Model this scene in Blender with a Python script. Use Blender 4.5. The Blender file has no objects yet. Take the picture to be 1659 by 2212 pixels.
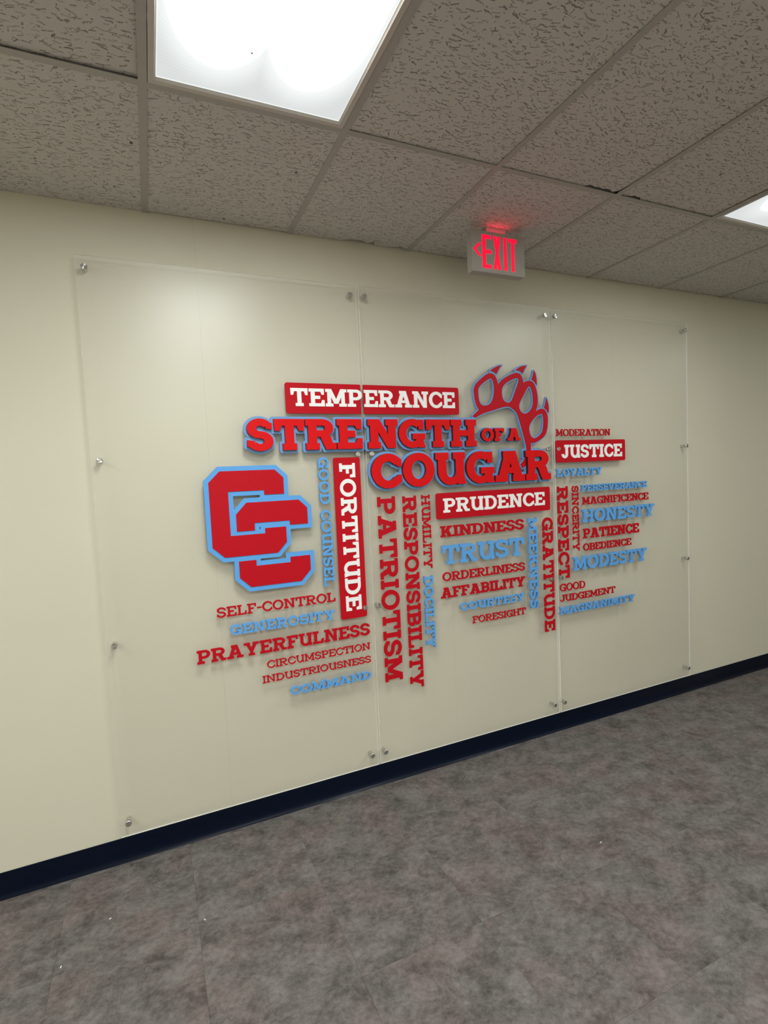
import bpy, bmesh, math, random
from mathutils import Vector, Matrix
from mathutils.geometry import delaunay_2d_cdt

random.seed(7)
S = bpy.context.scene
COL = S.collection
PI = math.pi

# ------------------------------------------------------------------ camera
cam_d = bpy.data.cameras.new('camera')
cam = bpy.data.objects.new('camera', cam_d)
COL.objects.link(cam)
cam_d.sensor_fit = 'HORIZONTAL'
cam_d.sensor_width = 36.0
cam_d.lens = 1133.995 / 1659.0 * 36.0
cam_d.clip_start = 0.02
cam.matrix_world = (Matrix.Translation((0.18970, -2.44406, 1.58165)) @ Matrix.Rotation(-0.416484, 4, 'Z')
                    @ Matrix.Rotation(1.507241, 4, 'X') @ Matrix.Rotation(-0.046518, 4, 'Z'))
S.camera = cam

# ------------------------------------------------------------------ world, exposure
world = bpy.data.worlds.new('world')
S.world = world
world.use_nodes = True
world.node_tree.nodes['Background'].inputs[0].default_value = (0.02, 0.02, 0.02, 1)
world.node_tree.nodes['Background'].inputs[1].default_value = 1.0
S.view_settings.view_transform = 'Standard'
S.view_settings.look = 'None'
S.view_settings.gamma = 1.0
S.view_settings.use_curve_mapping = False
S.view_settings.exposure = 0.0
LAMP_POWER = 32.8                      # radiance of the bright tube zones seen through a lens
LAMP_SHARE = {-4: 0.9, 0: 1.0, 4: 0.55, 8: 0.25}   # each troffer's output (the right-hand ones are dimmer)

# ------------------------------------------------------------------ helpers
CEIL = 2.7309
GX0, GP = 0.2485, 0.6096             # ceiling grid: first tee, spacing
TY = [0.0, -0.759, -1.978, -3.197, -4.416, -5.175]    # rows of the ceiling grid
X_MIN, X_MAX, Y_MIN = -3.4, 8.0, -5.175
PF = -0.038                          # front plane of the clear panels


def tag(o, label=None, cat=None, group=None, kind=None):
    if label: o['label'] = label
    if cat: o['category'] = cat
    if group: o['group'] = group
    if kind: o['kind'] = kind
    return o


def link(name, data, parent=None, loc=(0, 0, 0), rot=(0, 0, 0), scale=(1, 1, 1)):
    o = bpy.data.objects.new(name, data)
    COL.objects.link(o)
    o.location = loc
    o.rotation_euler = rot
    o.scale = scale
    if parent: o.parent = parent
    return o


def mesh(name, verts, faces, mats, fm=None, smooth=False):
    me = bpy.data.meshes.new(name)
    me.from_pydata(verts, [], faces)
    for m in mats: me.materials.append(m)
    if fm: me.polygons.foreach_set('material_index', fm)
    if smooth: me.polygons.foreach_set('use_smooth', [True] * len(me.polygons))
    me.update()
    return me


def bm_mesh(name, bm, mats, smooth=False):
    me = bpy.data.meshes.new(name)
    bm.normal_update()
    bm.to_mesh(me)
    bm.free()
    for m in mats: me.materials.append(m)
    if smooth: me.polygons.foreach_set('use_smooth', [True] * len(me.polygons))
    return me


def add_box(bm, x0, x1, y0, y1, z0, z1, bev=0.0, mi=0):
    vs = [bm.verts.new((x, y, z)) for x in (x0, x1) for y in (y0, y1) for z in (z0, z1)]
    F = [(0, 1, 3, 2), (4, 6, 7, 5), (0, 4, 5, 1), (2, 3, 7, 6), (0, 2, 6, 4), (1, 5, 7, 3)]
    fs = [bm.faces.new([vs[i] for i in f]) for f in F]
    for f in fs: f.material_index = mi
    if bev:
        es = list({e for f in fs for e in f.edges})
        r = bmesh.ops.bevel(bm, geom=es, offset=bev, segments=1, affect='EDGES', profile=0.5)
        for f in r['faces']: f.material_index = mi


def box_mesh(name, x0, x1, y0, y1, z0, z1, mats, bev=0.0):
    bm = bmesh.new()
    add_box(bm, x0, x1, y0, y1, z0, z1, bev)
    return bm_mesh(name, bm, mats)


# ------------------------------------------------------------------ materials
def new_mat(name):
    m = bpy.data.materials.new(name)
    m.use_nodes = True
    nt = m.node_tree
    return m, nt, nt.nodes['Principled BSDF'], nt.nodes['Material Output']


def N(nt, typ, **kw):
    n = nt.nodes.new(typ)
    for k, v in kw.items():
        if k in n.inputs.keys() if hasattr(n.inputs, 'keys') else False:
            n.inputs[k].default_value = v
        else:
            setattr(n, k, v)
    return n


def math_n(nt, op, a, b=None, c=None):
    n = nt.nodes.new('ShaderNodeMath')
    n.operation = op
    for i, v in enumerate((a, b, c)):
        if v is None: continue
        if isinstance(v, (int, float)): n.inputs[i].default_value = v
        else: nt.links.new(v, n.inputs[i])
    return n.outputs[0]


def ramp(nt, fac, stops):
    n = nt.nodes.new('ShaderNodeValToRGB')
    e = n.color_ramp.elements
    while len(e) < len(stops): e.new(0.5)
    for i, (p, c) in enumerate(stops):
        e[i].position = p
        e[i].color = (*c, 1) if len(c) == 3 else c
    nt.links.new(fac, n.inputs[0])
    return n.outputs[0]


def mixc(nt, fac, a, b, mode='MIX'):
    n = nt.nodes.new('ShaderNodeMix')
    n.data_type = 'RGBA'
    n.blend_type = mode
    for s, v in ((n.inputs[0], fac), (n.inputs[6], a), (n.inputs[7], b)):
        if isinstance(v, (int, float)): s.default_value = v
        elif isinstance(v, tuple): s.default_value = (*v, 1)
        else: nt.links.new(v, s)
    return n.outputs[2]


def position(nt, scale=(1, 1, 1)):
    g = nt.nodes.new('ShaderNodeNewGeometry')
    m = nt.nodes.new('ShaderNodeMapping')
    m.inputs['Scale'].default_value = scale
    nt.links.new(g.outputs['Position'], m.inputs['Vector'])
    return m.outputs[0], m


def noise(nt, vec, scale, detail=2, rough=0.5, dist=0.0):
    n = nt.nodes.new('ShaderNodeTexNoise')
    n.inputs['Scale'].default_value = scale
    n.inputs['Detail'].default_value = detail
    n.inputs['Roughness'].default_value = rough
    n.inputs['Distortion'].default_value = dist
    nt.links.new(vec, n.inputs['Vector'])
    return n


def bump(nt, h, strength, dist, bsdf):
    b = nt.nodes.new('ShaderNodeBump')
    b.inputs['Strength'].default_value = strength
    b.inputs['Distance'].default_value = dist
    nt.links.new(h, b.inputs['Height'])
    nt.links.new(b.outputs[0], bsdf.inputs['Normal'])


def plain(name, col, rough=0.5, metal=0.0, spec=0.5, grain=0.0):
    m, nt, p, out = new_mat(name)
    p.inputs['Roughness'].default_value = rough
    p.inputs['Metallic'].default_value = metal
    p.inputs['Specular IOR Level'].default_value = spec
    v, _ = position(nt)
    n = noise(nt, v, 60, 3)
    k = 0.05 + grain
    c = mixc(nt, n.outputs[0], tuple(x * (1 - k) for x in col), tuple(min(1, x * (1 + k)) for x in col))
    nt.links.new(c, p.inputs['Base Color'])
    return m


# painted wall
def wall_mat():
    m, nt, p, out = new_mat('cream_wall_paint')
    v, _ = position(nt)
    n1 = noise(nt, v, 1.3, 3, 0.5)
    c = mixc(nt, n1.outputs[0], (0.605, 0.573, 0.455), (0.665, 0.632, 0.51))
    nt.links.new(c, p.inputs['Base Color'])
    p.inputs['Roughness'].default_value = 0.55
    p.inputs['Specular IOR Level'].default_value = 0.3
    n2 = noise(nt, v, 140, 4, 0.6)
    n3 = noise(nt, v, 9, 3, 0.6)
    h = math_n(nt, 'ADD', math_n(nt, 'MULTIPLY', n2.outputs[0], 0.5), n3.outputs[0])
    bump(nt, h, 0.25, 0.0015, p)
    return m


def tile_mat():
    """fissured mineral-fibre ceiling tile: short dark worm holes and pin holes"""
    m, nt, p, out = new_mat('fissured_ceiling_tile')
    g = nt.nodes.new('ShaderNodeNewGeometry')
    oi = nt.nodes.new('ShaderNodeObjectInfo')
    add = nt.nodes.new('ShaderNodeVectorMath'); add.operation = 'MULTIPLY_ADD'
    cmb = nt.nodes.new('ShaderNodeCombineXYZ')
    for i in range(3): nt.links.new(oi.outputs['Random'], cmb.inputs[i])
    nt.links.new(cmb.outputs[0], add.inputs[0])
    add.inputs[1].default_value = (13, 29, 0)
    nt.links.new(g.outputs['Position'], add.inputs[2])

    wob = noise(nt, add.outputs[0], 90, 2, 0.5)
    wv = nt.nodes.new('ShaderNodeVectorMath'); wv.operation = 'MULTIPLY_ADD'
    nt.links.new(wob.outputs['Color'], wv.inputs[0]); wv.inputs[1].default_value = (0.006, 0.009, 0)
    nt.links.new(add.outputs[0], wv.inputs[2])

    def strokes(cell, off, ang, l0, l1, w0, w1, prob):
        """one short oriented worm hole per Voronoi cell"""
        mp = nt.nodes.new('ShaderNodeVectorMath'); mp.operation = 'MULTIPLY_ADD'
        nt.links.new(wv.outputs[0], mp.inputs[0]); mp.inputs[1].default_value = (1 / cell[0], 1 / cell[1], 0); mp.inputs[2].default_value = off
        vo = nt.nodes.new('ShaderNodeTexVoronoi'); vo.voronoi_dimensions = '2D'; vo.inputs['Scale'].default_value = 1.0
        nt.links.new(mp.outputs[0], vo.inputs['Vector'])
        df = nt.nodes.new('ShaderNodeVectorMath'); df.operation = 'SUBTRACT'
        nt.links.new(mp.outputs[0], df.inputs[0]); nt.links.new(vo.outputs['Position'], df.inputs[1])
        s = nt.nodes.new('ShaderNodeSeparateXYZ'); nt.links.new(df.outputs[0], s.inputs[0])
        c = nt.nodes.new('ShaderNodeSeparateColor'); nt.links.new(vo.outputs['Color'], c.inputs[0])
        dx = math_n(nt, 'MULTIPLY', s.outputs[0], cell[0]); dy = math_n(nt, 'MULTIPLY', s.outputs[1], cell[1])
        t = math_n(nt, 'MULTIPLY', math_n(nt, 'SUBTRACT', c.outputs[0], 0.5), ang * 2)
        co, si = math_n(nt, 'COSINE', t), math_n(nt, 'SINE', t)
        u = math_n(nt, 'ADD', math_n(nt, 'MULTIPLY', dx, co), math_n(nt, 'MULTIPLY', dy, si))
        v = math_n(nt, 'SUBTRACT', math_n(nt, 'MULTIPLY', dy, co), math_n(nt, 'MULTIPLY', dx, si))
        L = math_n(nt, 'MULTIPLY_ADD', c.outputs[1], l1 - l0, l0)
        w = math_n(nt, 'MULTIPLY_ADD', c.outputs[2], w1 - w0, w0)
        over = math_n(nt, 'MAXIMUM', math_n(nt, 'SUBTRACT', math_n(nt, 'ABSOLUTE', u), L), 0.0)
        d = math_n(nt, 'SQRT', math_n(nt, 'ADD', math_n(nt, 'MULTIPLY', over, over), math_n(nt, 'MULTIPLY', v, v)))
        r = nt.nodes.new('ShaderNodeMapRange')
        nt.links.new(math_n(nt, 'DIVIDE', d, w), r.inputs['Value'])
        r.inputs['From Min'].default_value = 1.5; r.inputs['From Max'].default_value = 0.5
        gate = math_n(nt, 'LESS_THAN', math_n(nt, 'FRACT', math_n(nt, 'MULTIPLY', c.outputs[0], 7.31)), prob)
        fade = math_n(nt, 'MULTIPLY_ADD', math_n(nt, 'FRACT', math_n(nt, 'MULTIPLY', c.outputs[1], 5.17)), 0.55, 0.45)
        return math_n(nt, 'MULTIPLY', math_n(nt, 'MULTIPLY', r.outputs[0], gate), fade)
    mk = strokes((.034, .0155, 1), (3.1, 1.7, 0), 0.45, .0030, .0140, .0009, .0020, .78)
    mk = math_n(nt, 'MAXIMUM', mk, strokes((.030, .026, 1), (11.3, 5.2, 0), 1.2, .0025, .0080, .0010, .0020, .55))
    mk = math_n(nt, 'MAXIMUM', mk, strokes((.017, .014, 1), (7.9, 15.4, 0), 1.5, .0003, .0030, .0009, .0017, .50))
    v3, _ = position(nt)
    fine = noise(nt, v3, 420, 3, 0.7)
    big = noise(nt, v3, 2.2, 3, 0.5)
    base = mixc(nt, fine.outputs[0], (0.47, 0.457, 0.423), (0.71, 0.69, 0.648))
    base = mixc(nt, math_n(nt, 'MULTIPLY', big.outputs[0], 0.35), base, (0.62, 0.56, 0.528))
    c = mixc(nt, math_n(nt, 'MULTIPLY', mk, 0.84), base, (0.13, 0.115, 0.095))
    nt.links.new(c, p.inputs['Base Color'])
    p.inputs['Roughness'].default_value = 0.9
    p.inputs['Specular IOR Level'].default_value = 0.15
    h = math_n(nt, 'SUBTRACT', math_n(nt, 'MULTIPLY', fine.outputs[0], 0.25), mk)
    bump(nt, h, 0.5, 0.002, p)
    return m


def floor_mat():
    """mottled grey vinyl tile"""
    m, nt, p, out = new_mat('mottled_grey_vinyl')
    g = nt.nodes.new('ShaderNodeNewGeometry')
    oi = nt.nodes.new('ShaderNodeObjectInfo')
    cmb = nt.nodes.new('ShaderNodeCombineXYZ')
    for i in range(2): nt.links.new(oi.outputs['Random'], cmb.inputs[i])
    add = nt.nodes.new('ShaderNodeVectorMath'); add.operation = 'MULTIPLY_ADD'
    nt.links.new(cmb.outputs[0], add.inputs[0])
    add.inputs[1].default_value = (17, 31, 0)
    nt.links.new(g.outputs['Position'], add.inputs[2])
    P_ = add.outputs[0]
    wn = noise(nt, P_, 3.0, 3, 0.6)
    warp = nt.nodes.new('ShaderNodeVectorMath'); warp.operation = 'MULTIPLY_ADD'
    nt.links.new(wn.outputs['Color'], warp.inputs[0])
    warp.inputs[1].default_value = (0.07, 0.07, 0)
    nt.links.new(P_, warp.inputs[2])
    mp = nt.nodes.new('ShaderNodeMapping')
    mp.inputs['Scale'].default_value = (1.0, 1.2, 1)
    mp.inputs['Rotation'].default_value = (0, 0, 0.5)
    nt.links.new(warp.outputs[0], mp.inputs['Vector'])
    n1 = noise(nt, mp.outputs[0], 8.5, 10, 0.70, 0.15)
    n2 = noise(nt, mp.outputs[0], 42, 6, 0.75, 0.1)
    n3 = noise(nt, P_, 3.5, 3, 0.5)
    f = math_n(nt, 'ADD', math_n(nt, 'MULTIPLY', n1.outputs[0], 0.58), math_n(nt, 'MULTIPLY', n2.outputs[0], 0.42))
    c = ramp(nt, f, [(0.34, (0.046, 0.042, 0.036)), (0.43, (0.088, 0.080, 0.073)), (0.50, (0.133, 0.122, 0.113)), (0.59, (0.183, 0.169, 0.159)), (0.72, (0.27, 0.25, 0.237))])
    c = mixc(nt, math_n(nt, 'MULTIPLY', ramp(nt, n3.outputs[0], [(0.45, (0, 0, 0)), (0.65, (1, 1, 1))]), 0.8), c, mixc(nt, 1.0, c, (1.06, 0.91, 0.92), 'MULTIPLY'))
    # thin dark scuffs and veins
    n4 = noise(nt, warp.outputs[0], 5.0, 5, 0.6, 1.2)
    vein = math_n(nt, 'LESS_THAN', math_n(nt, 'ABSOLUTE', math_n(nt, 'SUBTRACT', n4.outputs[0], 0.5)), 0.0035)
    n5 = noise(nt, P_, 4.0, 2, 0.5)
    vein = math_n(nt, 'MULTIPLY', vein, math_n(nt, 'GREATER_THAN', n5.outputs[0], 0.52))
    c = mixc(nt, math_n(nt, 'MULTIPLY', vein, 0.45), c, (0.06, 0.055, 0.048))
    nt.links.new(c, p.inputs['Base Color'])
    p.inputs['Roughness'].default_value = 0.62
    p.inputs['Specular IOR Level'].default_value = 0.28
    bump(nt, f, 0.2, 0.001, p)
    return m


def panel_mats():
    """clear, slightly matt acrylic: transparent body, faint haze, soft Fresnel gloss; sawn edges are frosted, whitened to stand in for piped light"""
    out_m = []
    for name, haze, gl in (('acrylic_front', 0.16, True), ('acrylic_back', 0.01, False)):
        m, nt, p, out = new_mat(name)
        nt.nodes.remove(p)
        tr = nt.nodes.new('ShaderNodeBsdfTransparent'); tr.inputs[0].default_value = (0.995, 0.995, 0.99, 1)
        df = nt.nodes.new('ShaderNodeBsdfDiffuse'); df.inputs[0].default_value = (0.78, 0.76, 0.72, 1)
        tl = nt.nodes.new('ShaderNodeBsdfTranslucent'); tl.inputs[0].default_value = (0.92, 0.91, 0.88, 1)
        hz = nt.nodes.new('ShaderNodeMixShader'); hz.inputs[0].default_value = 0.5
        nt.links.new(df.outputs[0], hz.inputs[1]); nt.links.new(tl.outputs[0], hz.inputs[2])
        mx = nt.nodes.new('ShaderNodeMixShader'); mx.inputs[0].default_value = haze
        nt.links.new(tr.outputs[0], mx.inputs[1]); nt.links.new(hz.outputs[0], mx.inputs[2])
        last = mx.outputs[0]
        if gl:
            fr = nt.nodes.new('ShaderNodeFresnel'); fr.inputs[0].default_value = 1.49
            gs = nt.nodes.new('ShaderNodeBsdfGlossy'); gs.inputs['Roughness'].default_value = 0.34
            gs.inputs[0].default_value = (1, 1, 1, 1)
            m2 = nt.nodes.new('ShaderNodeMixShader')
            gm = nt.nodes.new('ShaderNodeNewGeometry')
            # a ray leaving the sheet meets the inverse index: no false total reflection on a thin sheet
            nt.links.new(math_n(nt, 'MULTIPLY_ADD', gm.outputs['Backfacing'], 1 / 1.49 - 1.49, 1.49), fr.inputs[0])
            nt.links.new(math_n(nt, 'MINIMUM', math_n(nt, 'MULTIPLY', fr.outputs[0], 0.9), 0.6), m2.inputs[0]); nt.links.new(last, m2.inputs[1]); nt.links.new(gs.outputs[0], m2.inputs[2])
            last = m2.outputs[0]
        nt.links.new(last, out.inputs[0])
        out_m.append(m)
    m, nt, p, out = new_mat('acrylic_sawn_edge')
    nt.nodes.remove(p)
    tl = nt.nodes.new('ShaderNodeBsdfTranslucent'); tl.inputs[0].default_value = (0.95, 0.95, 0.92, 1)
    df = nt.nodes.new('ShaderNodeBsdfDiffuse'); df.inputs[0].default_value = (0.96, 0.96, 0.92, 1)  # near-white in place of the glow of light piped to the edge
    t2 = nt.nodes.new('ShaderNodeBsdfTransparent')
    mx = nt.nodes.new('ShaderNodeMixShader'); mx.inputs[0].default_value = 0.9
    nt.links.new(tl.outputs[0], mx.inputs[1]); nt.links.new(df.outputs[0], mx.inputs[2])
    m3 = nt.nodes.new('ShaderNodeMixShader'); m3.inputs[0].default_value = 0.05
    nt.links.new(mx.outputs[0], m3.inputs[1]); nt.links.new(t2.outputs[0], m3.inputs[2])
    nt.links.new(m3.outputs[0], out.inputs[0])
    out_m.append(m)
    return out_m


def brushed():
    m, nt, p, out = new_mat('brushed_steel')
    p.inputs['Base Color'].default_value = (0.62, 0.61, 0.58, 1)
    p.inputs['Metallic'].default_value = 1.0
    p.inputs['Roughness'].default_value = 0.3
    p.inputs['Anisotropic'].default_value = 0.85
    t = nt.nodes.new('ShaderNodeTangent'); t.direction_type = 'RADIAL'; t.axis = 'Z'
    nt.links.new(t.outputs[0], p.inputs['Tangent'])
    return m


def lens_mat(name, strength):
    """prismatic troffer lens lit by two tubes: two bright zones that end short of the lens ends"""
    m, nt, p, out = new_mat(name)
    tc = nt.nodes.new('ShaderNodeTexCoord')
    sp = nt.nodes.new('ShaderNodeSeparateXYZ')
    nt.links.new(tc.outputs['Object'], sp.inputs[0])
    ax = math_n(nt, 'ABSOLUTE', sp.outputs[0])
    ay = math_n(nt, 'ABSOLUTE', sp.outputs[1])
    dx = math_n(nt, 'DIVIDE', math_n(nt, 'SUBTRACT', ax, 0.122), 0.132)
    dy = math_n(nt, 'DIVIDE', math_n(nt, 'MAXIMUM', math_n(nt, 'SUBTRACT', ay, 0.25), 0.0), 0.228)
    e = math_n(nt, 'SQRT', math_n(nt, 'ADD', math_n(nt, 'MULTIPLY', dx, dx), math_n(nt, 'MULTIPLY', dy, dy)))
    ey = nt.nodes.new('ShaderNodeMapRange')
    ey.interpolation_type = 'SMOOTHERSTEP'
    ey.inputs['From Min'].default_value = 1.08
    ey.inputs['From Max'].default_value = 0.35
    nt.links.new(e, ey.inputs['Value'])
    rim = math_n(nt, 'MAXIMUM', math_n(nt, 'GREATER_THAN', ax, 0.2685), math_n(nt, 'GREATER_THAN', ay, 0.5705))
    soft = nt.nodes.new('ShaderNodeMapRange')
    soft.interpolation_type = 'SMOOTHSTEP'
    soft.inputs['From Min'].default_value = 1.5
    soft.inputs['From Max'].default_value = 0.9
    soft.inputs['To Max'].default_value = 0.008
    nt.links.new(e, soft.inputs['Value'])
    lobe = math_n(nt, 'ADD', math_n(nt, 'ADD', ey.outputs[0], soft.outputs[0]), math_n(nt, 'MULTIPLY', rim, 0.006))
    # prism ribs of the lens
    ck = nt.nodes.new('ShaderNodeTexChecker'); ck.inputs['Scale'].default_value = 150
    nt.links.new(tc.outputs['Object'], ck.inputs['Vector'])
    rib = math_n(nt, 'MULTIPLY_ADD', ck.outputs['Fac'], 0.03, 0.985)
    st = math_n(nt, 'MULTIPLY', math_n(nt, 'MULTIPLY_ADD', lobe, strength, 0.74), rib)
    em = nt.nodes.new('ShaderNodeEmission')
    em.inputs[0].default_value = (0.965, 1.0, 0.985, 1)
    nt.links.new(st, em.inputs[1])
    nt.nodes.remove(p)
    nt.links.new(em.outputs[0], out.inputs[0])
    m.cycles.emission_sampling = 'FRONT_BACK'
    return m


def glow(name, col, s):
    m, nt, p, out = new_mat(name)
    p.inputs['Base Color'].default_value = (0.25, 0.0, 0.004, 1)
    p.inputs['Emission Color'].default_value = (*col, 1)
    p.inputs['Emission Strength'].default_value = s
    return m


M_WALL = wall_mat()
M_TILE = tile_mat()
M_FLOOR = floor_mat()
M_TEE = plain('painted_steel_tee', (0.40, 0.382, 0.348), 0.5)
M_DARK = plain('plenum_dark', (0.02, 0.018, 0.015), 0.9)
M_BASE = plain('navy_vinyl_cove', (0.0020, 0.0050, 0.016), 0.30, 0, 0.16)
M_SUB = plain('subfloor', (0.03, 0.028, 0.025), 0.9)
PANEL_M = panel_mats()
M_STEEL = brushed()
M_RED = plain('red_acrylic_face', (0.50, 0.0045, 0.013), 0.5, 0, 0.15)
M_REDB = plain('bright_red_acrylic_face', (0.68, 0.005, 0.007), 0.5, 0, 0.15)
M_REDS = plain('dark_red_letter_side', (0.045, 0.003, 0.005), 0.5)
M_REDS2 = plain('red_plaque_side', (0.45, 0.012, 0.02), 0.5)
M_BLUE = plain('sky_blue_acrylic', (0.115, 0.37, 0.78), 0.5, 0, 0.2)
M_BLUES = plain('blue_letter_side', (0.20, 0.36, 0.58), 0.5)
M_BLUED = plain('slate_blue_backing', (0.17, 0.33, 0.62), 0.45)
M_WHITE = plain('white_acrylic_face', (0.92, 0.915, 0.90), 0.4)
M_TROFFER = plain('troffer_frame_enamel', (0.55, 0.51, 0.46), 0.4)
M_SIGN = plain('sign_housing_enamel', (0.38, 0.355, 0.32), 0.45)
M_EXIT = glow('exit_letter_red', (1.0, 0.0, 0.028), 1.5)
M_SLOT = glow('exit_light_slot', (1.0, 0.03, 0.08), 10.0)
M_SPOT = plain('brown_water_spot', (0.13, 0.095, 0.075), 0.8)
M_PAPER = plain('paper_white', (0.9, 0.9, 0.9), 0.6)
PAW=[(1.7918,1.8926),(1.8132,1.9107),(1.8346,1.9275),(1.8209,1.9480),(1.8118,1.9754),(1.8067,2.0028),(1.8053,2.0371),(1.8196,2.0649),(1.8497,2.0899),(1.8884,2.1171),(1.9099,2.1259),(1.9351,2.1206),(1.9515,2.1038),(1.9613,2.0797),(1.9649,2.0623),(1.9741,2.0766),(1.9897,2.0904),(2.0075,2.1022),(2.0521,2.1232),(2.0856,2.1341),(2.1100,2.1307),(2.1252,2.1170),(2.1334,2.0959),(2.1373,2.0799),(2.1558,2.0894),(2.1764,2.0937),(2.1991,2.0890),(2.2146,2.0732),(2.2252,2.0481),(2.2332,2.0119),(2.2343,1.9755),(2.2286,1.9462),(2.2161,1.9205),(2.2351,1.9316),(2.2587,1.9392),(2.2819,1.9340),(2.2978,1.9139),(2.3038,1.8807),(2.2999,1.8363),(2.2892,1.7993),(2.2719,1.7772),(2.2336,1.7555),(2.2053,1.7449),(2.1775,1.7435),(2.1755,1.7124),(2.1708,1.6832),(2.1605,1.6542),(2.1506,1.6325),(2.1317,1.6148),(2.1130,1.6027),(2.1003,1.6268),(2.1237,1.6461),(2.1382,1.6694),(2.1460,1.6948),(2.1466,1.7130),(2.1440,1.7276),(2.1328,1.7714),(2.1126,1.8367),(2.0965,1.8871),(2.0841,1.9157),(2.0539,1.9387),(2.0278,1.9490),(1.9926,1.9433),(1.9316,1.9267),(1.8674,1.9104),(1.8291,1.8946),(1.8121,1.8841)]
HOLES0=[(1.9256,2.0966),(1.9354,2.0754),(1.9383,2.0406),(1.9323,1.9985),(1.9162,1.9668),(1.8944,1.9525),(1.8669,1.9493),(1.8462,1.9553),(1.8348,1.9827),(1.8321,2.0171),(1.8331,2.0413),(1.8570,2.0643),(1.8871,2.0843),(1.9129,2.0962)]
HOLES1=[(2.1023,2.1044),(2.1063,2.0914),(2.0941,2.0625),(2.0748,2.0228),(2.0579,1.9868),(2.0419,1.9705),(2.0241,1.9667),(2.0026,1.9752),(1.9902,1.9926),(1.9861,2.0207),(1.9903,2.0490),(2.0107,2.0707),(2.0419,2.0875),(2.0778,2.1029)]
HOLES2=[(2.1798,2.0631),(2.1908,2.0508),(2.1991,2.0257),(2.2024,1.9895),(2.1989,1.9567),(2.1842,1.9311),(2.1607,1.9128),(2.1378,1.9072),(2.1155,1.9160),(2.1028,1.9374),(2.1013,1.9554),(2.1134,1.9807),(2.1419,2.0207),(2.1611,2.0500)]
HOLES3=[(2.2647,1.9099),(2.2711,1.8916),(2.2720,1.8511),(2.2636,1.8105),(2.2441,1.7886),(2.2155,1.7723),(2.1946,1.7700),(2.1789,1.7818),(2.1683,1.8075),(2.1670,1.8329),(2.1794,1.8584),(2.2056,1.8840),(2.2341,1.9042)]
CLAWS0=[(1.9928,2.1701),(1.9794,2.1572),(1.9680,2.1411),(1.9565,2.1221),(1.9356,2.1328),(1.9146,2.1389),(1.9407,2.1539),(1.9668,2.1654)]
CLAWS1=[(2.1634,2.1758),(2.1516,2.1610),(2.1420,2.1463),(2.1348,2.1324),(2.1194,2.1418),(2.0995,2.1470),(2.0817,2.1463),(2.1113,2.1646),(2.1340,2.1727)]
CLAWS2=[(2.2127,2.1491),(2.2237,2.1350),(2.2296,2.1063),(2.2297,2.0700),(2.2129,2.0912),(2.1940,2.1015),(2.2048,2.1199)]
CLAWS3=[(2.2983,1.9986),(2.3091,1.9693),(2.3124,1.9398),(2.3097,1.9147),(2.2960,1.9323),(2.2799,1.9431),(2.2902,1.9690)]

# ------------------------------------------------------------------ slab lettering (2-D regions built from pieces)
def rect(x0, y0, x1, y1): return [(x0, y0), (x1, y0), (x1, y1), (x0, y1)]


def ring(cx, cy, rx, ry, s, h, a0, a1, n=None):
    """sector of an elliptical ring, outer radii rx, ry; stroke s at the sides and h at top and bottom"""
    n = n or max(3, int(abs(a1 - a0) / 9))
    o, i = [], []
    for k in range(n + 1):
        a = math.radians(a0 + (a1 - a0) * k / n)
        o.append((cx + rx * math.cos(a), cy + ry * math.sin(a)))
        i.append((cx + (rx - s) * math.cos(a), cy + (ry - h) * math.sin(a)))
    return [[o[k], o[k + 1], i[k + 1], i[k]] for k in range(n)]


def diag(x0, y0, x1, y1, w):
    """parallelogram stroke between two heights, w wide horizontally"""
    return [(x0, y0), (x0 + w, y0), (x1 + w, y1), (x1, y1)]


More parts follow.
